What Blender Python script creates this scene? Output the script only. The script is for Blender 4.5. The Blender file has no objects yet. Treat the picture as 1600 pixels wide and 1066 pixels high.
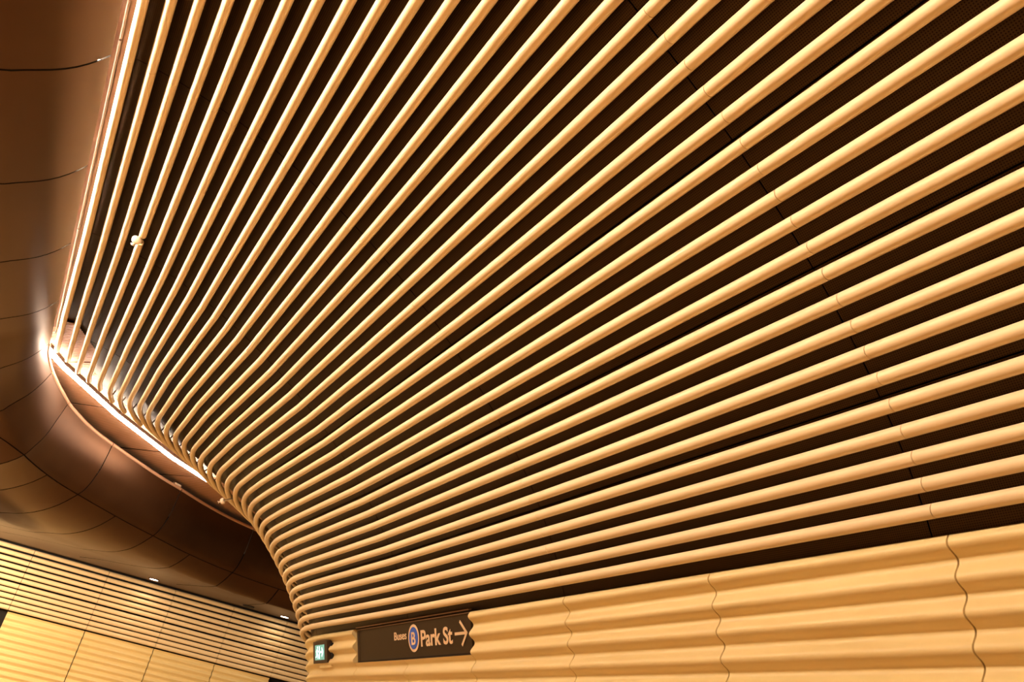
import bpy, bmesh, math
import numpy as np
from mathutils import Vector, Matrix

# ---------------------------------------------------------------- scene, camera, light, exposure
H = 1.6                                     # camera height above the floor
sc = bpy.context.scene
col = sc.collection
sc.view_settings.view_transform = 'Standard'
sc.view_settings.look = 'None'
sc.view_settings.gamma = 1
sc.view_settings.use_curve_mapping = False
sc.view_settings.exposure = 1.12

cam_d = bpy.data.cameras.new('camera')
cam_d.sensor_width = 36
cam_d.lens = 36 * 1350 / 1600
cam_d.clip_end = 200
cam = bpy.data.objects.new('camera', cam_d)
col.objects.link(cam)
Rw = [[0.845989685, 0.385575054, 0.368284305],
      [-0.498225054, 0.325602275, 0.803588797],
      [0.189929586, -0.863316301, 0.467559319]]
m = Matrix.Identity(4)
for i in range(3):
    m[i][0] = Rw[i][0]; m[i][1] = -Rw[i][1]; m[i][2] = -Rw[i][2]
m[2][3] = H
cam.matrix_world = m
sc.camera = cam

LED_COL = (1.0, 0.78, 0.60)
WARM = (1.0, 0.71, 0.38)
LED_W = 25.0          # emission strength of the corner linear lights
EDGE_W = 225.0        # emission strength of the lights tucked behind the soffit edge
DOWN_W = 260.0        # base watts of the ledge downlights and the added fill lamps
world = bpy.data.worlds.new('world'); sc.world = world
world.use_nodes = True
bg = world.node_tree.nodes['Background']
bg.inputs[0].default_value = (1.0, 0.72, 0.45, 1)
bg.inputs[1].default_value = 0.03

def lamp(name, kind, loc, power, color, target=None, size=None, spot=None, blend=0.6):
    d = bpy.data.lights.new(name, kind)
    d.energy = power; d.color = color
    if kind == 'SPOT':
        d.spot_size = math.radians(spot); d.spot_blend = blend
        d.shadow_soft_size = size or 0.08
    if kind == 'AREA':
        d.shape = 'RECTANGLE'; d.size, d.size_y = size
    o = bpy.data.objects.new(name, d); col.objects.link(o)
    o.location = (loc[0], loc[1], loc[2] + H)
    if target is not None:
        o.rotation_euler = (Vector(target) - Vector(loc)).to_track_quat('-Z', 'Y').to_euler()
    return o

# ---------------------------------------------------------------- materials
def mat(name, color, rough=0.5, metal=0.0, spec=0.5, emit=None, es=0.0, coat=0.0):
    M = bpy.data.materials.new(name); M.use_nodes = True
    b = M.node_tree.nodes['Principled BSDF']
    b.inputs['Base Color'].default_value = (*color, 1)
    b.inputs['Roughness'].default_value = rough
    b.inputs['Metallic'].default_value = metal
    b.inputs['Specular IOR Level'].default_value = spec
    b.inputs['Coat Weight'].default_value = coat
    if emit:
        b.inputs['Emission Color'].default_value = (*emit, 1)
        b.inputs['Emission Strength'].default_value = es
    return M

def noise_col(M, c1, c2, scale=3.0, rough_var=None, stretch=None):
    nt = M.node_tree; b = nt.nodes['Principled BSDF']
    tc = nt.nodes.new('ShaderNodeTexCoord')
    n = nt.nodes.new('ShaderNodeTexNoise'); n.inputs['Scale'].default_value = scale
    n.inputs['Detail'].default_value = 4
    src = tc.outputs['Object']
    if stretch:
        mp = nt.nodes.new('ShaderNodeMapping'); mp.inputs['Scale'].default_value = stretch
        nt.links.new(src, mp.inputs['Vector']); src = mp.outputs['Vector']
    nt.links.new(src, n.inputs['Vector'])
    r = nt.nodes.new('ShaderNodeValToRGB')
    r.color_ramp.elements[0].position = .3; r.color_ramp.elements[1].position = .7
    r.color_ramp.elements[0].color = (*c1, 1); r.color_ramp.elements[1].color = (*c2, 1)
    nt.links.new(n.outputs['Fac'], r.inputs['Fac'])
    nt.links.new(r.outputs['Color'], b.inputs['Base Color'])
    if rough_var:
        mr = nt.nodes.new('ShaderNodeMapRange')
        mr.inputs['To Min'].default_value = rough_var[0]; mr.inputs['To Max'].default_value = rough_var[1]
        nt.links.new(n.outputs['Fac'], mr.inputs['Value'])
        nt.links.new(mr.outputs['Result'], b.inputs['Roughness'])
    return M

M_tube = noise_col(mat('cream_tube', (.80, .62, .34), .38), (.80, .63, .38), (.83, .66, .40), 1.5)
M_tile = noise_col(mat('cream_glazed_tile', (.80, .60, .30), .34), (.77, .60, .28), (.82, .65, .32), 1.2, (.26, .42), (1, 1, 6))
M_bronze = noise_col(mat('bronze_metal', (.09, .042, .018), .35, 0.75), (.095, .043, .018), (.112, .052, .022), 2.0, (.32, .38))
M_edge_highlight = mat('rolled_edge_highlight', (.70, .43, .29), .4, .3)  # pale colour paints the strip lights' highlight onto the bronze edge
M_rib = mat('ribbed_copper', (.72, .42, .26), .45, .1)
M_dark = mat('dark_brown_metal', (.045, .022, .010), .5, .3)
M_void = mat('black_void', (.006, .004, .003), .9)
M_sign = mat('sign_brown', (.034, .017, .0045), .5, .0, .3)
M_letter = mat('cream_lettering', (.85, .62, .38), .5)
M_rail = mat('sign_rail_metal', (.30, .17, .09), .4, .3)
M_blue = mat('blue_vinyl', (.03, .12, .62), .45)
M_white = mat('white_plastic', (.75, .62, .48), .4)
M_steel = mat('bracket_metal', (.5, .4, .3), .35, .8)
M_led = mat('led_diffuser', (.9, .85, .8), .4, emit=LED_COL, es=LED_W)
M_edge = mat('edge_led_diffuser', (.9, .85, .8), .4, emit=(1, .77, .56), es=EDGE_W)
M_gut = mat('gutter_brown', (.075, .042, .026), .5, .4)
M_lamp = mat('downlight_lens', (.9, .85, .8), .4, emit=(1, .85, .66), es=14)
M_floor = noise_col(mat('floor_stone', (.42, .28, .14), .5), (.40, .26, .13), (.45, .30, .15), 4.0)
M_plaster = mat('warm_plaster', (.25, .16, .08), .7)
M_exit_bg = mat('exit_green_panel', (.1, .35, .3), .4, emit=(.16, .42, .36), es=.35)
M_exit_fg = mat('exit_white_pictogram', (.9, 1, 1), .4, emit=(.72, 1.0, 1.0), es=.75)

# perforated sheet: rows of small dark holes in the sheet's own u,v (metres)
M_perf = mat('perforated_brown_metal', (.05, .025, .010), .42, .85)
def perforate(M, base, hole, pitch):
    nt = M.node_tree; b = nt.nodes['Principled BSDF']
    uv = nt.nodes.new('ShaderNodeUVMap'); uv.uv_map = 'sheet'
    sx = nt.nodes.new('ShaderNodeSeparateXYZ'); nt.links.new(uv.outputs['UV'], sx.inputs[0])
    def math_(op, a, bb=None):
        n = nt.nodes.new('ShaderNodeMath'); n.operation = op
        for i, v in enumerate((a, bb)):
            if v is None: continue
            if isinstance(v, (int, float)): n.inputs[i].default_value = v
            else: nt.links.new(v, n.inputs[i])
        return n.outputs[0]
    k = 2 * math.pi / pitch
    a = math_('MULTIPLY', sx.outputs[0], k); c = math_('MULTIPLY', sx.outputs[1], k)
    p = math_('ADD', a, c); q = math_('SUBTRACT', a, c)
    s = math_('MULTIPLY', math_('COSINE', p), math_('COSINE', q))
    g = math_('GREATER_THAN', s, .35)
    mx = nt.nodes.new('ShaderNodeMix'); mx.data_type = 'RGBA'
    mx.inputs['A'].default_value = (*base, 1); mx.inputs['B'].default_value = (*hole, 1)
    nt.links.new(g, mx.inputs['Factor']); nt.links.new(mx.outputs['Result'], b.inputs['Base Color'])
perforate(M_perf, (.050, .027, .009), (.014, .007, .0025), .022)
# ribs across the corrugated copper soffit
def ribs(M, pitch):
    nt = M.node_tree; b = nt.nodes['Principled BSDF']
    uv = nt.nodes.new('ShaderNodeUVMap'); uv.uv_map = 'sheet'
    w = nt.nodes.new('ShaderNodeTexWave'); w.wave_type = 'BANDS'; w.bands_direction = 'X'
    w.inputs['Scale'].default_value = 2 * math.pi / pitch / 20
    nt.links.new(uv.outputs['UV'], w.inputs['Vector'])
    bp = nt.nodes.new('ShaderNodeBump'); bp.inputs['Strength'].default_value = .9; bp.inputs['Distance'].default_value = .012
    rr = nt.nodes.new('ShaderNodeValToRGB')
    rr.color_ramp.elements[0].color = (.42, .23, .13, 1); rr.color_ramp.elements[1].color = (.78, .47, .30, 1)  # groove shade put into the colour: dark valleys, pale crests
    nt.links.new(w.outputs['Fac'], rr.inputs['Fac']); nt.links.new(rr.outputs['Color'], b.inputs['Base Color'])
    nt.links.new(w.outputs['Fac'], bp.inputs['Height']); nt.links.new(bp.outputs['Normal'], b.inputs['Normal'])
ribs(M_rib, .045)

# ---------------------------------------------------------------- helpers
def tag(o, label=None, cat=None, group=None, kind=None):
    if label: o['label'] = label
    if cat: o['category'] = cat
    if group: o['group'] = group
    if kind: o['kind'] = kind
    return o

def empty(name, loc=(0, 0, 0)):
    o = bpy.data.objects.new(name, None); col.objects.link(o)
    o.empty_display_size = .1
    o.location = (loc[0], loc[1], loc[2] + H)
    return o

def link(name, me, parent=None):
    """geometry is written in camera-height coordinates; objects carry the offset"""
    o = bpy.data.objects.new(name, me); col.objects.link(o)
    if parent is not None:
        o.parent = parent
        o.location = (-parent.location[0], -parent.location[1], H - parent.location[2])  # meshes store absolute places
    else:
        o.location = (0, 0, H)
    return o

def mesh(name, verts, faces, M, parent=None, smooth=True, uvs=None, mats=None):
    me = bpy.data.meshes.new(name)
    me.from_pydata([tuple(map(float, v)) for v in verts], [], faces)
    if uvs is not None:
        uvl = me.uv_layers.new(name='sheet')
        for lp in me.loops:
            uvl.data[lp.index].uv = uvs[lp.vertex_index]
    me.materials.append(M)
    me.polygons.foreach_set('use_smooth', [smooth] * len(me.polygons))
    me.update()
    return link(name, me, parent)

def grid(rows):
    n = len(rows[0]); V = [p for r in rows for p in r]; F = []
    for i in range(len(rows) - 1):
        for j in range(n - 1):
            F.append((i * n + j, i * n + j + 1, (i + 1) * n + j + 1, (i + 1) * n + j))
    return V, F

def sweep(P, r, seg=14, cap=True):
    """tube through points P"""
    P = [Vector(p) for p in P]; V = []; F = []
    up = Vector((0, 0, 1))
    for i, p in enumerate(P):
        t = (P[min(i + 1, len(P) - 1)] - P[max(i - 1, 0)]).normalized()
        a = t.cross(up).normalized() if abs(t.z) < .95 else t.cross(Vector((1, 0, 0))).normalized()
        b = a.cross(t)
        for k in range(seg):
            an = 2 * math.pi * k / seg
            V.append(p + a * (r * math.cos(an)) + b * (r * math.sin(an)))
    for i in range(len(P) - 1):
        for k in range(seg):
            F.append((i * seg + k, i * seg + (k + 1) % seg, (i + 1) * seg + (k + 1) % seg, (i + 1) * seg + k))
    if cap:                                  # end discs keep their own vertices, so the rim stays crisp
        e = (len(P) - 1) * seg
        o = len(V); V += V[:seg]; F.append(tuple(range(o, o + seg))[::-1])
        o = len(V); V += V[e:e + seg]; F.append(tuple(range(o, o + seg)))
    return V, F

def tube(name, P, r, M, parent=None, seg=14):
    V, F = sweep(P, r, seg)
    o = mesh(name, V, F, M, parent)
    for p in o.data.polygons:
        if len(p.vertices) > 4: p.use_smooth = False
    return o

def box_vf(o, ax, ay, az):
    """box from corner o along three edge vectors"""
    o, ax, ay, az = map(Vector, (o, ax, ay, az))
    V = [o, o + ax, o + ax + ay, o + ay, o + az, o + ax + az, o + ax + ay + az, o + ay + az]
    F = [(0, 3, 2, 1), (4, 5, 6, 7), (0, 1, 5, 4), (1, 2, 6, 5), (2, 3, 7, 6), (3, 0, 4, 7)]
    return V, F

def box(name, o, ax, ay, az, M, parent=None, bevel=0):
    V, F = box_vf(o, ax, ay, az)
    ob = mesh(name, V, F, M, parent, smooth=False)
    if bevel:
        bv = ob.modifiers.new('bevel', 'BEVEL'); bv.width = bevel; bv.segments = 2
    return ob

def disc(name, c, n, r, M, parent=None, th=.01, seg=32, r2=None):
    """short cylinder (or ring if r2) facing n"""
    c = Vector(c); n = Vector(n).normalized()
    a = n.orthogonal().normalized(); b = n.cross(a)
    V = []; F = []
    rs = [r] if r2 is None else [r, r2]
    for h in (0, th):
        for rr in rs:
            for k in range(seg):
                an = 2 * math.pi * k / seg
                V.append(c + n * h + a * rr * math.cos(an) + b * rr * math.sin(an))
    if r2 is None:
        F.append(tuple(range(seg))[::-1]); F.append(tuple(range(seg, 2 * seg)))
        for k in range(seg): F.append((k, (k + 1) % seg, seg + (k + 1) % seg, seg + k))
    else:
        for k in range(seg):
            j = (k + 1) % seg
            F.append((k, j, seg + j, seg + k)); F.append((2 * seg + k, 3 * seg + k, 3 * seg + j, 2 * seg + j))
            F.append((k, 2 * seg + k, 2 * seg + j, j)); F.append((seg + k, seg + j, 3 * seg + j, 3 * seg + k))
    return mesh(name, V, F, M, parent, smooth=False)

def lathe(name, c, n, prof, M, parent=None, seg=20):
    c = Vector(c); n = Vector(n).normalized(); a = n.orthogonal().normalized(); b = n.cross(a)
    V = []; F = []
    for (r, h) in prof:
        for k in range(seg):
            an = 2 * math.pi * k / seg
            V.append(c + n * h + (a * math.cos(an) + b * math.sin(an)) * r)
    for i in range(len(prof) - 1):
        for k in range(seg):
            F.append((i * seg + k, i * seg + (k + 1) % seg, (i + 1) * seg + (k + 1) % seg, (i + 1) * seg + k))
    F.append(tuple(range(seg))[::-1]); F.append(tuple(range((len(prof) - 1) * seg, len(prof) * seg)))
    return mesh(name, V, F, M, parent)

ORD = {1: 'first', 2: 'second', 3: 'third', 4: 'fourth', 5: 'fifth', 6: 'sixth', 7: 'seventh', 8: 'eighth', 9: 'ninth',
       10: 'tenth', 11: 'eleventh', 12: 'twelfth', 13: 'thirteenth', 14: 'fourteenth', 15: 'fifteenth', 16: 'sixteenth',
       17: 'seventeenth', 18: 'eighteenth'}

# ---------------------------------------------------------------- the cove: section of the wall and ceiling
PX = [-0.899, -0.753, -0.605, -0.457, -0.31, -0.163, -0.017, 0.128, 0.271, 0.413, 0.552, 0.69, 0.826, 0.96, 1.092, 1.222, 1.349, 1.474, 1.597, 1.716, 1.832, 1.946, 2.056, 2.164, 2.268, 2.369, 2.466, 2.559, 2.648, 2.732, 2.812, 2.887, 2.957, 3.021, 3.079, 3.131, 3.183]
PZ = [3.777, 3.785, 3.784, 3.775, 3.758, 3.734, 3.704, 3.668, 3.626, 3.579, 3.527, 3.471, 3.411, 3.348, 3.281, 3.212, 3.139, 3.064, 2.987, 2.908, 2.827, 2.745, 2.66, 2.574, 2.486, 2.396, 2.305, 2.212, 2.118, 2.023, 1.926, 1.828, 1.728, 1.628, 1.527, 1.426, 1.310]
PT = [0, 0, 2.0, 5.1, 7.9, 10.5, 13.0, 15.3, 17.4, 19.3, 21.2, 22.9, 24.5, 26.1, 27.5, 28.9, 30.3, 31.6, 32.9, 34.2, 35.4, 36.8, 38.1, 39.5, 40.9, 42.4, 44.0, 45.7, 47.5, 49.5, 51.5, 53.8, 56.1, 58.7, 61.5, 64.5, 67.5]
KK = list(range(37))
def sec(k):
    return float(np.interp(k, KK, PX)), float(np.interp(k, KK, PZ)), math.radians(float(np.interp(k, KK, PT)))
TURN = math.radians(37.7)
def bend_par(k):
    s0 = float(np.interp(k, [0, 7, 9, 12, 16, 21, 36], [11.65, 11.65, 11.45, 11.4, 11.2, 10.6, 10.55]))
    R = float(np.interp(k, [0, 14, 20, 36], [2.0, 2.1, 3.0, 2.7]))
    return s0, R
def bow(s, k):
    a = float(np.interp(k, [0, 7, 10, 31, 36], [.02, .03, .06, .055, .03]))
    return -a * min(max((s - 8.0) / 2.1, 0), 1)
def plan(x0, s, k, off=0.0):
    """plan position of the point a distance s along the cove"""
    s0, R = bend_par(k)
    x0 = x0 + bow(s, k)
    if s <= s0: return x0, s
    R = R - off
    a = (s - s0) / R
    if a <= TURN: return x0 + R * (1 - math.cos(a)), s0 + R * math.sin(a)
    e = (a - TURN) * R
    return (x0 + R * (1 - math.cos(TURN)) + e * math.sin(TURN), s0 + R * math.sin(TURN) + e * math.cos(TURN))
def stations(a, b, k):
    s0, R = bend_par(k)
    S = {a, b}
    for q in (8.0, 10.1, s0, s0 + R * TURN):
        if a < q < b: S.add(q)
    n = 12
    for i in range(1, n):
        q = s0 + R * TURN * i / n
        if a < q < b: S.add(q)
    return sorted(S)

# corner linear light: line in plan
SC = 1.035
LZ = 3.747
LP = [Vector(p) for p in ((-.905, 11.147), (-.663, 11.677), (.169, 12.93), (1.185, 14.15), (1.95, 14.85), (3.1, 15.75))]
LA = [0]
for _a, _b in zip(LP, LP[1:]): LA.append(LA[-1] + (_b - _a).length)
def led_frame(t):
    i = 0
    while i < len(LA) - 2 and t >= LA[i + 1]: i += 1
    d = (LP[i + 1] - LP[i]).normalized()
    return LP[i] + d * (t - LA[i]), d
def led_smooth(t):
    d = led_frame(t - .35)[1] + led_frame(t)[1] + led_frame(t + .35)[1]
    return led_frame(t)[0], d.normalized()
def led_pt(t, d, z):
    p, e = led_smooth(t); p = p + Vector((e.y, -e.x)) * d
    return (p.x, p.y, z)
JOINTS = [-3.4, -.67, 2.275, 5.22, 8.02, 10.75]
END = {1: 11.32, 2: 11.52, 3: 11.79, 4: 11.94, 5: 12.03, 6: 12.26, 7: 12.42, 8: 12.62}
R_T = .0325

def ceiling_tube(k):
    x, z, th = sec(k)
    s_end = END.get(k, 15.5)
    root = empty('ceiling_tube', (x, JOINTS[2], z))
    tail = ('cut off at the light strip' if k <= 7 else
            'curling past the light strip' if k <= 17 else 'wrapping round the corner')
    if k == 4: tail = 'broken by a round sprinkler head'
    if k == 1: lab = 'cream ceiling tube nearest the bronze soffit edge, brightest lit of all'
    elif k <= 17: lab = 'cream ceiling tube, %s from the bronze soffit edge, %s' % (ORD[k], tail)
    elif k == 35: lab = 'cream wall tube in the lowest row, just above the wavy tiles and direction sign'
    else: lab = 'cream curved-wall tube, %s row counted up from the wavy tiles, %s' % (ORD[36 - k], tail)
    tag(root, lab, 'tube', 'cream tubes lining the curved wall and ceiling')
    cuts = JOINTS + [s_end]
    spans = [(cuts[i], cuts[i + 1]) for i in range(len(cuts) - 1)]
    if k == 4:
        spans = [sp for s in spans for sp in ([(s[0], 7.47), (7.60, s[1])] if s[0] < 7.5 < s[1] else [s])]
    for a, b in spans:
        P = [(*plan(x, s, k), z) for s in stations(a + .002, b - .002, k)]
        tube('tube_segment', P, R_T, M_tube, root)
    # stand-off brackets holding the tube to the backing
    for s in (5.45, 8.25, 10.55, 12.1):
        if s > s_end - .1 or (s == 12.1 and k > 20): continue
        px, py = plan(x, s, k)
        n = Vector((math.sin(th), 0, math.cos(th)))
        c = Vector((px, py, z))
        tube('bracket', [c + n * .03, c + n * .108], .009, M_steel, root, 8)
    return root
for k in range(1, 36): ceiling_tube(k)

# ---------------------------------------------------------------- perforated backing sheets
KB = [0.05, 5.68, 10.68, 15.68, 20.68, 25.68, 30.68, 36.0]
SB = [-3.4, -.55, 2.40, 5.34, 8.1, 10.85, 15.5]
BO = .112
rowname = ['nearest the bronze soffit', 'second band from the soffit', 'third band from the soffit', 'middle band of the curve',
           'third band above the tiles', 'second band above the tiles', 'lowest band just above the tiles']
bayname = ['bay beside the camera', 'nearest bay', 'second-nearest bay', 'middle bay',
           'last straight bay', 'rounding the corner']
def backing(i, j):
    k0, k1, a, b = KB[i] + .035, KB[i + 1] - .035, SB[j] + .004, SB[j + 1] - .004
    nk = max(3, int((k1 - k0) * 2)); ss = stations(a, b, (k0 + k1) / 2)
    if b > 10.9: ss = sorted(set(ss) | set(np.linspace(a, b, 14).tolist()))
    rows = []; uv = []
    for s in ss:
        r = []
        for q in range(nk + 1):
            k = k0 + (k1 - k0) * q / nk
            x, z, th = sec(k); off = BO * math.sin(th)
            s_ = s
            e = float(np.interp(k, [0, 1, 2, 3, 4, 5, 6, 7, 8, 9, 9.01], [11.2, 11.32, 11.52, 11.79, 11.94, 12.03, 12.26, 12.42, 12.8, 13.4, 15.5]))
            e += .2 if k < 8 else 0
            if b > 11: s_ = a + (s - a) * (e - a) / (b - a)
            px, py = plan(x + off, s_, k, off)
            r.append((px, py, z + BO * math.cos(th))); uv.append((s_, k * .143))
        rows.append(r)
    V, F = grid(rows)
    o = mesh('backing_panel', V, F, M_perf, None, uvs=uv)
    sd = o.modifiers.new('thickness', 'SOLIDIFY'); sd.thickness = .004; sd.offset = 1
    es = o.modifiers.new('edges', 'EDGE_SPLIT'); es.split_angle = math.radians(60)
    tag(o, 'dark perforated sheet behind tubes, %s, %s' % (rowname[i], bayname[j]), 'backing panel', 'perforated sheets behind the tubes')
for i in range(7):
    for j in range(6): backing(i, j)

# dark shell behind the sheets (wall and ceiling slab)
rows = []
for s in [-4] + list(np.linspace(-3, 10, 6)) + list(np.linspace(10.6, 16, 14)):
    r = []
    for k in list(np.linspace(0, 36, 19)):
        x, z, th = sec(k); off = .22 * math.sin(th)
        px, py = plan(x + off, s, k, off); r.append((px, py, z + .22 * math.cos(th)))
    px, py = plan(3.40, s, 36, .2)
    r.append((px, py, 1.25)); px2, py2 = plan(4.45, s, 36, .2); r.append((px2, py2, -H))
    rows.append(r)
V, F = grid(rows)
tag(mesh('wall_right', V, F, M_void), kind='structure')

# ---------------------------------------------------------------- wavy ceramic wall tiles (right wall)
PC, LEAN = 3.632, .333
NRM = Vector((.9487, 0, .3159))             # into the wall
def wave_line(z0, z1, crest=1.303, pitch=.1325, amp=.024, cap=None):
    out = []; n = max(4, int((z0 - z1) / .0115))
    for i in range(n + 1):
        z = z0 + (z1 - z0) * i / n
        d = amp * (1 - math.cos(2 * math.pi * (crest - z) / pitch))
        out.append((PC - LEAN * z + NRM.x * d, z + NRM.z * d))
    return out
def tile(a, b, z0, z1, label, k=36, sa=None):
    f = wave_line(z0, z1)
    if z0 > 1.3:                             # rolled top edge
        x, z = f[0]; f = [(x + .035, z + .004), (x + .012, z + .004)] + f
    bx0, bz0 = f[0][0] + .03, f[0][1]; bx1, bz1 = f[-1][0] + .045, f[-1][1]
    if z0 <= 1.3: bx0 += .02
    loop = f + [(bx1, bz1), (bx0, bz0)]
    ss = stations(a, b, k)
    V = []; F = []; n = len(loop)
    for s in ss:
        for (x, z) in loop:
            px, py = plan(x, s, k, x - 3.18); V.append((px, py, z))
    for i in range(len(ss) - 1):
        for j in range(n):
            F.append((i * n + j, i * n + (j + 1) % n, (i + 1) * n + (j + 1) % n, (i + 1) * n + j))
    def cap(base, flip):
        m_ = len(f)
        for j in range(m_ - 1):
            # strips from the front line to the straight back line
            t0 = j / (m_ - 1); t1 = (j + 1) / (m_ - 1)
        idx = tuple(base + q for q in range(n))
        F.append(idx if flip else idx[::-1])
    cap(0, False); cap((len(ss) - 1) * n, True)
    o = mesh('wavy_wall_tile', V, F, M_tile)
    for p in o.data.polygons:
        if len(p.vertices) > 4: p.use_smooth = False
    es = o.modifiers.new('edges', 'EDGE_SPLIT'); es.split_angle = math.radians(50)
    tag(o, label, 'wall tile', 'wavy ceramic tiles along the right wall')
    return o
PJ = [-3.4, -2.1, -.65, .8, 2.275, 3.745, 5.22, 6.665, 8.04, 9.345, 10.9, 15.5]
g = .0045
ZT, ZB, ZS = 1.338, -1.45, 1.018
names = ['large wavy cream wall tile standing beside the camera, out to the right',
         'large wavy cream wall tile second along from the camera',
         'large wavy cream wall tile just outside the right edge',
         'large wavy cream wall tile at the photo\'s bottom right corner, right of the last joint',
         'large wavy cream wall tile between the two widest-spaced joints at the lower right',
         'wavy cream wall tile, second to the right of the direction sign',
         'wavy cream wall tile directly right of the direction sign, with scalloped edge over it',
         'low wavy cream wall tile under the lettered right half of the direction sign',
         'low wavy cream wall tile under the blank left half of the direction sign',
         'wavy cream wall tile left of the direction sign, holding the exit sign',
         'curved wavy cream wall tile rounding the corner beyond the exit sign']
for i, nm in enumerate(names):
    a, b = PJ[i] + g, PJ[i + 1] - g
    if i in (7, 8): tile(a, b, ZS, ZB, nm)
    elif i == 9:
        tile(a, b, ZT, ZB, nm)
    else: tile(a, b, ZT, ZB, nm)

# ---------------------------------------------------------------- direction sign
UPV = Vector((-LEAN, 0, 1)).normalized(); RT = Vector((0, -1, 0)); OUT = -NRM
def on_sign(y, z, d=0.0, c=3.672):
    return Vector((c - LEAN * z, y, z)) + OUT * d
sign = empty('direction_sign', (3.672 - LEAN * 1.19, 8.0, 1.19))
tag(sign, 'long dark brown sign reading Buses and Park St with an arrow, in the wavy wall', 'sign')
zb, zt = 1.030, 1.352
hh = (zt - zb) / UPV.z
box('sign_board', on_sign(9.27, zb), RT * 2.58, UPV * hh, NRM * .02, M_sign, sign)
box('top_rail', on_sign(9.335, zt + .012, -.01), RT * 2.66, UPV * .010, OUT * .030, M_rail, sign, .002)
box('rail_shadow_gap', on_sign(9.335, zt - .001, -.01), RT * 2.66, UPV * .012, OUT * .012, M_void, sign)
box('top_rail', on_sign(9.335, zt - .010, -.01), RT * 2.66, UPV * .007, OUT * .022, M_rail, sign)
box('rail_shadow_gap', on_sign(9.335, zb + .006, -.01), RT * 2.66, UPV * .010, OUT * .012, M_void, sign)
box('bottom_rail', on_sign(9.335, zb - .006, -.01), RT * 2.66, UPV * .008, OUT * .024, M_bronze, sign, .002)
box('side_rail', on_sign(9.335, zb - .005, -.012), RT * .055, UPV * (hh + .005), OUT * .014, M_dark, sign, .002)

def text_mesh(name, body, y_left, z_bot, width, cap_h, M, parent, bold=.0, lift=.004, align_mid=False):
    cu = bpy.data.curves.new(name + '_curve', 'FONT'); cu.body = body; cu.size = 1.0; cu.offset = bold
    cu.extrude = .012
    to = bpy.data.objects.new(name, cu); col.objects.link(to)
    bpy.context.view_layer.update()
    me = bpy.data.meshes.new_from_object(to.evaluated_get(bpy.context.evaluated_depsgraph_get()))
    bpy.data.objects.remove(to); bpy.data.curves.remove(cu)
    xs = [v.co.x for v in me.vertices]; ys = [v.co.y for v in me.vertices]
    x0, x1 = min(xs), max(xs)
    base = -bold; hcap = .729 + bold            # cap height of the built-in face
    o = on_sign(y_left, z_bot, lift)
    for v in me.vertices:
        p = o + RT * ((v.co.x - x0) / (x1 - x0) * width) + UPV * ((v.co.y - base) / (hcap - base) * cap_h) + OUT * (v.co.z * .1)
        v.co = p
    me.materials.clear(); me.materials.append(M)
    me.name = name
    return link(name, me, parent)
text_mesh('lettering', 'Park St', 7.690, 1.126, .655, .152, M_letter, sign, .022)
text_mesh('lettering', 'Buses', 8.315, 1.203, .300, .079, M_letter, sign, .012)
symbol_c = on_sign(7.850, 1.204, .003)
sym = disc('bus_symbol', symbol_c, OUT, .123, M_letter, sign, .002, 48)
disc('blue_disc', symbol_c + OUT * .002, OUT, .099, M_blue, sym, .002, 48)
bl = text_mesh('letter', 'B', 7.893, 1.147, .092, .122, M_letter, sym, .016, .009)
for o_ in (sym,):
    for c_ in o_.children:
        c_.location = (0, 0, 0)
def bar(p, q, w):
    d = (q - p).normalized(); n = OUT.cross(d).normalized()
    return box_vf(p - n * w / 2, q - p, n * w, OUT * .003)
def arrow():
    tip = on_sign(6.755, 1.197, .004); tail = on_sign(6.985, 1.197, .004)
    Vs, Fs = [], []
    for p, q in ((tail, tip), (on_sign(6.88, 1.290, .004), tip + UPV * -.008), (on_sign(6.86, 1.105, .004), tip + UPV * .008)):
        V, F = bar(p, q, .024); b0 = len(Vs); Vs += V; Fs += [tuple(b0 + i for i in f) for f in F]
    return Vs, Fs
V, F = arrow(); mesh('arrow', V, F, M_letter, sign, smooth=False)

# ---------------------------------------------------------------- exit sign
ex = empty('exit_sign', (3.60 - LEAN * 1.15, 10.35, 1.15))
tag(ex, 'small lit exit sign in a dark box on the wavy tiles near the corner', 'exit sign')
def on_ex(y, z, d=0.0): return on_sign(y, z, d, 3.632)
box('housing', on_ex(10.60, 1.045, .045), RT * .50, UPV * .245, NRM * .09, M_dark, ex, .004)
box('screen', on_ex(10.52, 1.080, .046), RT * .33, UPV * .165, OUT * .003, M_exit_bg, ex)
def picto():
    Vs, Fs = [], []
    def add(VF):
        b0 = len(Vs); Vs.extend(VF[0]); Fs.extend([tuple(b0 + i for i in f) for f in VF[1]])
    P = lambda a, b: on_ex(10.52 - a, 1.08 + b * UPV.z, .0495)
    def seg(a, b, w):
        p, q = P(*a), P(*b); d = (q - p).normalized(); n = OUT.cross(d).normalized()
        add(box_vf(p - n * w / 2, q - p, n * w, OUT * .002))
    # running figure
    hd = P(.095, .138); hv = []; 
    for k in range(12):
        an = 2 * math.pi * k / 12; hv.append(hd + RT * .014 * math.cos(an) + UPV * .014 * math.sin(an))
    b0 = len(Vs); Vs.extend(hv); Fs.append(tuple(range(b0, b0 + 12)))
    seg((.085, .12), (.075, .07), .026); seg((.088, .112), (.13, .09), .012); seg((.080, .115), (.045, .09), .012)
    seg((.078, .072), (.115, .05), .016); seg((.112, .052), (.105, .018), .014); seg((.074, .072), (.060, .040), .016); seg((.060, .042), (.025, .030), .013)
    # door leaf and arrow
    seg((.160, .015), (.160, .150), .018)
    seg((.19, .085), (.28, .085), .022)
    seg((.245, .130), (.292, .085), .020); seg((.245, .040), (.292, .085), .020)
    return Vs, Fs
V, F = picto(); mesh('pictogram', V, F, M_exit_fg, ex, smooth=False)
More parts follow.
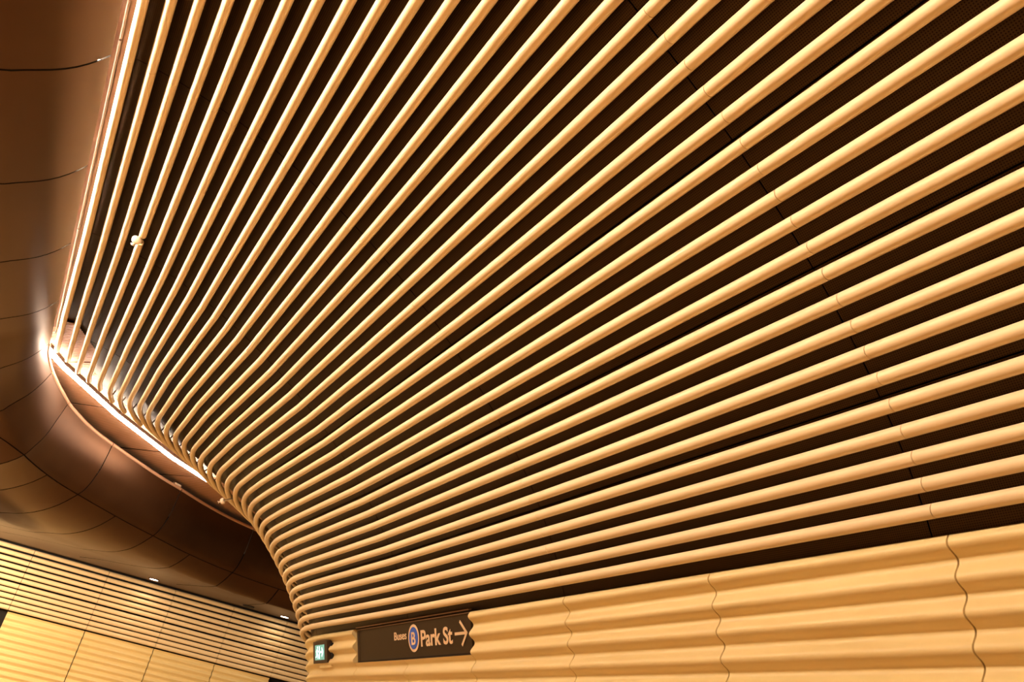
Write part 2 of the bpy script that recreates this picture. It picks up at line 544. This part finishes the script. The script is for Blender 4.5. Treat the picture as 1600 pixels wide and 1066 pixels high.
box('ledge', on_ex(10.46, .995, .02), RT * .40, UPV * .035, NRM * .05, M_tile, ex, .003)
box('notch_shade', on_ex(10.10, 1.055, .004), RT * .05, UPV * .20, NRM * .04, M_void, ex, .002)  # black block standing in for the shade in the notch beside the sign

# ---------------------------------------------------------------- bronze soffit
def cat(P, n=10):
    P = [Vector(p) for p in P]; out = []
    for i in range(len(P) - 1):
        p0 = P[max(i - 1, 0)]; p1 = P[i]; p2 = P[i + 1]; p3 = P[min(i + 2, len(P) - 1)]
        for q in range(n):
            t = q / n
            out.append(.5 * ((2 * p1) + (-p0 + p2) * t + (2 * p0 - 5 * p1 + 4 * p2 - p3) * t * t + (-p0 + 3 * p1 - 3 * p2 + p3) * t ** 3))
    out.append(P[-1]); return out
lip = cat([(-.85, -3.4), (-.85, 3), (-.85, 8), (-.85, 10.6), (-.835, 11.3), (-.715, 12.0), (-.535, 12.69), (-.385, 13.15), (-.09, 13.76), (.271, 14.27),
           (1.10, 15.21), (1.66, 15.74), (2.36, 16.38), (3.1, 16.85), (4.2, 17.2), (7, 17.5), (9, 17.6)], 12)
acc = [0]
for i in range(1, len(lip)): acc.append(acc[-1] + (lip[i] - lip[i - 1]).length)
def lip_at(s):
    x = float(np.interp(s, acc, [p.x for p in lip])); y = float(np.interp(s, acc, [p.y for p in lip]))
    e = .25
    x1 = float(np.interp(s + e, acc, [p.x for p in lip])); y1 = float(np.interp(s + e, acc, [p.y for p in lip]))
    x2 = float(np.interp(s - e, acc, [p.x for p in lip])); y2 = float(np.interp(s - e, acc, [p.y for p in lip]))
    t = Vector((x1 - x2, y1 - y2)).normalized()
    return Vector((x, y)), Vector((-t.y, t.x))
def s_of(px, py):
    i = min(range(len(lip)), key=lambda i: (lip[i] - Vector((px, py))).length)
    return acc[i]
def s_of_fine(px, py):
    ss = np.linspace(0, acc[-1], 1500)
    xs = np.interp(ss, acc, [p.x for p in lip]); ys = np.interp(ss, acc, [p.y for p in lip])
    return float(ss[np.argmin((xs - px) ** 2 + (ys - py) ** 2)])
LIPZ = 3.55 * SC
TU = [[0, .06, .14, .23, .33, .43, .8, 1.5, 3, 6], [0, .05, .12, .2, .27, .35, .8, 1.5, 3, 6],
      [0, .03, .08, .15, .22, .38, .7, 1.2, 2.5, 6], [0, .01, .03, .1, .2, .48, .85, 1.3, 2.0, 6]]
TD = [[0, .10, .20, .28, .35, .42, .60, .78, .95, 1.05], [0, .17, .33, .45, .55, .65, .95, 1.12, 1.22, 1.25],
      [0, .20, .48, .66, .80, .95, 1.12, 1.22, 1.27, 1.29], [0, .22, .42, .66, .80, 1.02, 1.17, 1.23, 1.28, 1.30]]
sA, sB, sC, sD = [s_of_fine(a * SC, b * SC) for a, b in ((-.82, 9.6), (-.73, 11.45), (-.44, 12.5), (.3, 13.8))]
def table(s):
    xs = [sA, sB, sC, sD]
    U = [float(np.interp(s, xs, [TU[q][i] for q in range(4)])) * SC for i in range(10)]
    D = [float(np.interp(s, xs, [TD[q][i] for q in range(4)])) * SC for i in range(10)]
    return U, D
def sm(t):
    t = min(max(t, 0), 1); return t * t * (3 - 2 * t)
def soffit_curve(s):
    """dense smooth curve (u, drop) from the table by Catmull-Rom"""
    U, D = table(s)
    return [(p.x, p.y) for p in cat(list(zip(U, D)), 6)]
def soffit_pt(s, u, drop):
    P, w = lip_at(s)
    q = P + w * u
    z = LIPZ - drop
    t = sm((q.y - 15.2) / 3.4)
    z = z + t * (2.585 - z) if q.y > 15.2 and u > .6 else z
    return (q.x, min(q.y, 18.75), z)
def seam_u(s, d=.80):
    c = soffit_curve(s)
    for (u0, d0), (u1, d1) in zip(c, c[1:]):
        if d1 >= d * SC and d1 > d0: return u0 + (u1 - u0) * (d * SC - d0) / (d1 - d0)
    return 2.0
def u_end(s):
    P, w = lip_at(s)
    return min((18.7 - P.y) / w.y, 7.5) if w.y > .05 else 6.0
def drop_at(s, u):
    c = soffit_curve(s); return float(np.interp(u, [a for a, b in c], [b for a, b in c]))
def soffit_panel(s0, s1, outer, label):
    gp = .010; n = max(4, int((s1 - s0) / .12)); rows = []
    for i in range(n + 1):
        s = s0 + gp + (s1 - s0 - 2 * gp) * i / n
        us = seam_u(s)
        if not outer:
            c = [p for p in soffit_curve(s) if p[0] < us - .02]
            m_ = 26
            # resample by arc length of the (u, drop) curve
            c.append((us - .006, .80 * SC - .004))
            L = [0]
            for a, b in zip(c, c[1:]): L.append(L[-1] + math.hypot(b[0] - a[0], b[1] - a[1]))
            r = []
            r.append(soffit_pt(s, .030, -.016)); r.append(soffit_pt(s, .006, -.018)); r.append(soffit_pt(s, -.004, -.008))
            for q in range(m_ + 1):
                l = L[-1] * q / m_
                r.append(soffit_pt(s, float(np.interp(l, L, [a for a, b in c])), float(np.interp(l, L, [b for a, b in c]))))
        else:
            ue = u_end(s); r = []; m_ = 34
            for q in range(m_ + 1):
                u = us + .006 + (ue - us - .006) * (q / m_) ** 1.4
                r.append(soffit_pt(s, u, drop_at(s, u)))
        rows.append(r)
    V, F = grid(rows)
    o = mesh('soffit_panel', V, F, M_bronze)
    o.data.materials.append(M_void)
    sd = o.modifiers.new('thickness', 'SOLIDIFY'); sd.thickness = .01; sd.offset = 0; sd.material_offset_rim = 1
    es = o.modifiers.new('edges', 'EDGE_SPLIT'); es.split_angle = math.radians(60)
    tag(o, label, 'ceiling panel', 'bronze metal panels of the curved soffit')
    if not outer:
        P = [soffit_pt(s0 + gp + (s1 - s0 - 2 * gp) * i / n, .010, -.016) for i in range(n + 1)]
        tube('rolled_edge', P, .030 if s0 > sA + .8 else .011, M_edge_highlight, o, 10)
    return o
s_seams = [s_of_fine(x * SC, y * SC) for x, y in ((-.82, 4.95), (-.82, 6.35), (-.82, 7.75), (-.82, 9.15), (-.82, 10.45), (-.72, 11.45), (-.435, 12.49), (.3, 13.82), (1.61, 15.2), (3.15, 16.45))]
# the two seams just before and around the corner
inner_cuts = [s_seams[0] - 2.9 * 2, s_seams[0] - 2.9, s_seams[0] - 1.45] + s_seams + [s_seams[-1] + 2.0, s_seams[-1] + 4.0]
inner_names = ['far behind the top of the photo', 'just above the photo\'s top edge', 'in the photo\'s top left corner',
               'between the two highest seams at the left edge', 'second down from the top left corner',
               'third down from the top left corner', 'beside the start of the corner light strip',
               'at the tightest part of the corner, glowing beside the light strip', 'just past the corner, under the light strip\'s first half',
               'on the steep dark fascia under the light strip\'s middle', 'on the steep dark fascia below the little lip clip',
               'on the dark fascia reaching behind the tubes', 'hidden behind the tube corner', 'farthest behind the tube corner', 'at the hidden end of the soffit']
for i in range(len(inner_cuts) - 1):
    soffit_panel(inner_cuts[i], inner_cuts[i + 1], False, 'bronze rolled-edge soffit panel ' + inner_names[min(i, 14)])
# outer panels: half modules past the corner
outer_cuts = inner_cuts[:8] + []
for a, b in zip(inner_cuts[7:], inner_cuts[8:]):
    outer_cuts += ([(a + b) / 2] if a >= s_seams[5] - .01 else []) + [b]
outer_cuts = sorted(set(outer_cuts))
for i in range(len(outer_cuts) - 1):
    P, w = lip_at((outer_cuts[i] + outer_cuts[i + 1]) / 2)
    j = i - 7
    nm = ('flat soffit panel out to the left, alongside %s bay' % ORD[i + 1]) if j < 0 else \
         ('bowed soffit panel above the far wall, %s from the left edge' % ORD[j + 1])
    soffit_panel(outer_cuts[i], outer_cuts[i + 1], True, 'bronze ' + nm)
# black sheet added above the soffit to keep light out of its seams
rows = []
for s in np.linspace(inner_cuts[0], inner_cuts[-1], 60):
    r = []
    ue = u_end(s)
    for u in (.05, .12, .25, .5, .9, 1.5, 2.4, ue):
        x, y, z = soffit_pt(s, min(u, ue), drop_at(s, min(u, ue))); r.append((x, y, z + .045))
    rows.append(r)
V, F = grid(rows)
tag(mesh('ceiling', V, F, M_void), kind='structure')
# soffit lip clip, small bright block
lc, lw_ = lip_at(s_seams[8] - .12)
o = box('lip_clip', (lc.x - .06, lc.y - .03, LIPZ + .048), (.13, 0.10, 0), (-.03, .04, 0), (0, 0, .035), M_white, None, .004)
tag(o, 'tiny pale clip sitting on the bronze soffit lip below the light strip', 'clip')

# flat ledge strip against the far wall, with round lights
ledge = mesh('ledge', *box_vf((-9, 18.62, 2.586), (18.5, 0, 0), (0, .60, 0), (0, 0, .02)), M_bronze, smooth=False)
ledge.name = 'trim_1'; tag(ledge, kind='structure')

# ---------------------------------------------------------------- corrugated soffit in the slot
SEGS = [(LA[i] + .012, LA[i + 1] - .012) for i in range(4)]
CT = [-.55, .62, 2.08, 3.68, 4.72, 9.5]
cn = ['at the slot\'s pointed start', 'left of the slot\'s middle', 'at the slot\'s middle', 'at the slot\'s right, above the lip clip', 'hidden behind the tubes']
for i in range(5):
    rows = []; uv = []
    for q in range(9):
        t = CT[i] + .012 + (CT[i + 1] - CT[i] - .024) * q / 8
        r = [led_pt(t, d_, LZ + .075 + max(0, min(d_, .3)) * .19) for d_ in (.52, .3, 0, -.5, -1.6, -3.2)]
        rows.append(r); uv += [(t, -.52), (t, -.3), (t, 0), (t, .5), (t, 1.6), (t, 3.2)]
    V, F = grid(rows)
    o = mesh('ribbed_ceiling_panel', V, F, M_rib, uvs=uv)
    sd = o.modifiers.new('thickness', 'SOLIDIFY'); sd.thickness = .006; sd.offset = 0
    es = o.modifiers.new('edges', 'EDGE_SPLIT'); es.split_angle = math.radians(60)
    tag(o, 'ribbed copper-brown ceiling panel %s, between light strip and soffit lip' % cn[i], 'ceiling panel', 'ribbed panels in the corner slot')
o = mesh('gutter_panel', *box_vf((-1.45, -3.4, LZ + .06), (.66, 0, 0), (0, 14.0, 0), (0, 0, .006)), M_gut, smooth=False)
tag(o, 'narrow brown gutter between the bronze soffit edge and the nearest ceiling tube', 'gutter')
for i in range(5):
    tube('ridge', [(-.832, -3.4 + i * 2.83, LZ + .045), (-.832, -.59 + i * 2.83, LZ + .045)], .009, M_dark, o, 10)

# linear lights
ln = ['short linear light strip at the left tip of the corner slot', 'linear light strip above the corner slot, second from its left tip',
      'linear light strip above the corner slot, third from its left tip', 'linear light strip at the right of the corner slot, meeting the tubes',
      'linear light strip hidden behind the corner tubes']
for (a, b), nm in zip(SEGS, ln):
    r = empty('linear_light', led_pt((a + b) / 2, 0, LZ))
    tag(r, nm, 'light strip', 'linear lights at the corner')
    p0, e0 = led_frame(a); p0 = Vector((p0.x, p0.y, 0)); ed = Vector((e0.x, e0.y, 0)); en = Vector((e0.y, -e0.x, 0))
    box('housing', p0 + en * .018 + Vector((0, 0, LZ + .014)), ed * (b - a), en * -.036, (0, 0, .055), M_dark, r)
    box('diffuser', p0 + en * .036 + Vector((0, 0, LZ - .018)), ed * (b - a), en * -.072, (0, 0, .032), M_led, r, .005)
for i in range(9):
    y0 = -3.2 + i * 1.6; y1 = min(y0 + 1.57, 11.1)
    if y1 <= y0: break
    r = empty('linear_light', (-.905, (y0 + y1) / 2, LZ))
    tag(r, 'linear light strip tucked behind the straight bronze soffit edge', 'light strip', 'linear lights hidden along the soffit edge')
    V1, F1 = box_vf((-.955, y0, LZ + .022), (.085, 0, 0), (0, y1 - y0, 0), (0, 0, .034))
    V2, F2 = box_vf((-.955, y0, LZ - .012), (.015, 0, 0), (0, y1 - y0, 0), (0, 0, .034))
    mesh('housing', V1 + V2, F1 + [tuple(q + 8 for q in f) for f in F2], M_dark, r, smooth=False)
    box('diffuser', (-.940, y0, LZ - .008), (.022, 0, 0), (0, y1 - y0, 0), (0, 0, .022), M_edge, r, .003)

# ---------------------------------------------------------------- downlights and added fill lamps
YW = 19.3
def downlight(x, y, z, label, power, spot=150, group='round downlights in the soffit', aim=None):
    r = empty('downlight', (x, y, z)); tag(r, label, 'downlight', group)
    disc('trim_ring', (x, y, z - .012), (0, 0, 1), .105, M_bronze, r, .014, 32, .085)
    disc('lens', (x, y, z - .006), (0, 0, 1), .085, M_lamp, r, .006)
    lamp('downlight_lamp', 'SPOT', (x, y, z - .03), power, WARM if aim is None else (1, .74, .48), aim or (x, y, -H), .08, spot if aim is None else 140).parent = None
for x, nm in ((-3.4, 'round downlight farther left along the ledge'), (-.98, 'round downlight just outside the left edge above the far wall'),
              (2.13, 'glowing round downlight in the ledge above the far striped wall'), (4.89, 'glowing round downlight half hidden behind the tube corner'),
              (7.65, 'round downlight farther right along the ledge')):
    downlight(x, 18.86 if x != 4.89 else 18.9, 2.584, nm, DOWN_W * (.25 if x > 7 else .012))
o = disc('ceiling_speaker', (4.08, 18.82, 2.568), (0, 0, 1), .12, M_void, None, .012)
tag(o, 'dark round disc in the ledge between the two glowing downlights', 'speaker')
for i in range(5):  # unseen lamps added to brighten the floor, tiles and tube undersides
    y = -2.2 + i * 2.9
    z = LIPZ - drop_at(2.0, 1.9) - .022
    downlight(-.85 - 1.9, y, z, 'added round fill lamp in the flat bronze soffit, out of view to the left', DOWN_W * 1.0, 160, 'added fill lamps of the left soffit')

# unseen soffit lamps added as fill, most aimed at the far wall
pts_out = []
for s in np.linspace(inner_cuts[0], inner_cuts[-1] - .1, 130):
    for u in np.linspace(.8, u_end(s), 24): pts_out.append(soffit_pt(s, u, drop_at(s, u)))
pts_out = np.array(pts_out)
for x, y in ((-5.2, 4.5), (-5.0, 8.4), (-2.5, 12.4), (-2.7, 14.0), (-2.9, 15.6), (-3.0, 17.2), (-4.6, 14.4), (-4.8, 16.6)):
    zz = pts_out[np.argmin((pts_out[:, 0] - x) ** 2 + (pts_out[:, 1] - y) ** 2), 2]
    downlight(x, y, zz - .014, 'added round fill lamp in the unseen far left run of the bronze soffit', DOWN_W * (1.4 if y < 10 else 1.15), 170, 'added fill lamps of the far left soffit', None if y < 10 else (3.2, YW, .9))

# ---------------------------------------------------------------- sprinkler heads
def sprinkler(c, n, label):
    r = empty('sprinkler_head', c); tag(r, label, 'sprinkler', 'sprinkler heads among the tubes')
    c = Vector(c); n = Vector(n).normalized()
    lathe('stem', c - n * .15, n, [(.012, 0), (.012, .13), (.022, .135), (.022, .15)], M_steel, r)
    lathe('cover', c - n * .01, n, [(.030, 0), (.040, .008), (.043, .022), (.038, .040), (.026, .054), (.010, .060)], M_white, r)
    lathe('deflector', c + n * .052, n, [(.008, 0), (.008, .014), (.020, .016), (.020, .019)], M_white, r, 12)
x4, z4, t4 = sec(4)
sprinkler((-.335, 7.48, 3.715), (-.25, 0, -1), 'small round white sprinkler head in a gap of the fourth ceiling tube')
sprinkler((1.80, 11.78, 2.795), (-.75, .45, -.45), 'small pale sprinkler head sticking out past the tube corner below the light strip')

# ---------------------------------------------------------------- far wall with tubes and tiles
YW = 19.3
WJ = [-5.80, -4.38, -2.95, -1.51, -.081, 1.33, 2.66, 3.90, 5.08, 6.4, 7.8, 9.2]
rowz = [2.517, 2.401, 2.289, 2.180, 2.070, 1.968, 1.856, 1.757, 1.655, 1.555, 1.459]
seg_me = {}
for i, z in enumerate(rowz):
    r = empty('wall_tube', (0, YW, z))
    lab = ('cream tube in the top row of the far wall, directly under the soffit ledge' if i == 0 else
           'cream tube in the bottom row of the far wall, just above its wavy tiles' if i == 10 else
           'cream tube on the far wall, %s row down from the ledge' % ORD[i + 1])
    tag(r, lab, 'tube', 'cream tubes on the far wall')
    for j in range(len(WJ) - 1):
        key = j
        if key not in seg_me:
            P = [(WJ[j] + .004, YW, 0), (WJ[j + 1] - .004, YW, 0)]
            V, F = sweep(P, .041, 16)
            me = bpy.data.meshes.new('tube_segment'); me.from_pydata([tuple(v) for v in V], [], F)
            me.materials.append(M_tube)
            for p in me.polygons: p.use_smooth = len(p.vertices) == 4
            seg_me[key] = me
        o = bpy.data.objects.new('tube_segment', seg_me[key]); col.objects.link(o)
        o.parent = r; o.location = (0, -YW, 0)
tn = ['leftmost wavy cream tile of the far wall, beside the dark opening', 'wavy cream tile of the far wall, second from its dark opening',
      'wavy cream tile of the far wall, third from its dark opening', 'rightmost wavy cream tile of the far wall, ending in a wavy edge by the tube corner']
for j in range(4):
    a, b = WJ[4 + j] + .008, WJ[5 + j] - .008
    pts = []; z0, z1 = 1.392, -1.5; n = 190
    for i in range(n + 1):
        z = z0 + (z1 - z0) * i / n
        pts.append((YW - .02 + .02 * (1 - math.cos(2 * math.pi * (1.292 - z) / .118)) * 1.25, z))
    loop = pts + [(YW + .07, z1), (YW + .07, z0)]
    V = [(x, y, z) for x in (a, b) for (y, z) in loop]; n_ = len(loop)
    F = [(q, (q + 1) % n_, n_ + (q + 1) % n_, n_ + q) for q in range(n_)] + [tuple(range(n_))[::-1], tuple(range(n_, 2 * n_))]
    o = mesh('wavy_wall_tile', V, F, M_tile)
    o.data.polygons[-1].use_smooth = False; o.data.polygons[-2].use_smooth = False
    es = o.modifiers.new('edges', 'EDGE_SPLIT'); es.split_angle = math.radians(50)
    tag(o, tn[j], 'wall tile', 'wavy tiles of the far wall')

# ---------------------------------------------------------------- structure
def struct(name, o_, ax, ay, az, M):
    o = box(name, o_, ax, ay, az, M); tag(o, kind='structure'); return o
struct('wall_back', (-9, YW + .12, -H), (19, 0, 0), (0, .1, 0), (0, 0, 4.3), M_void)
struct('floor', (-9, -5, -H - .1), (19, 0, 0), (0, 25, 0), (0, 0, .1), M_floor)
struct('ceiling', (-9, -5, 4.25), (19, 0, 0), (0, 25, 0), (0, 0, .1), M_void)
struct('wall_left', (-9, -5, -H), (.1, 0, 0), (0, 25, 0), (0, 0, 5.9), M_plaster)
struct('wall_front', (-9, -5, -H), (19, 0, 0), (0, .1, 0), (0, 0, 5.9), M_plaster)
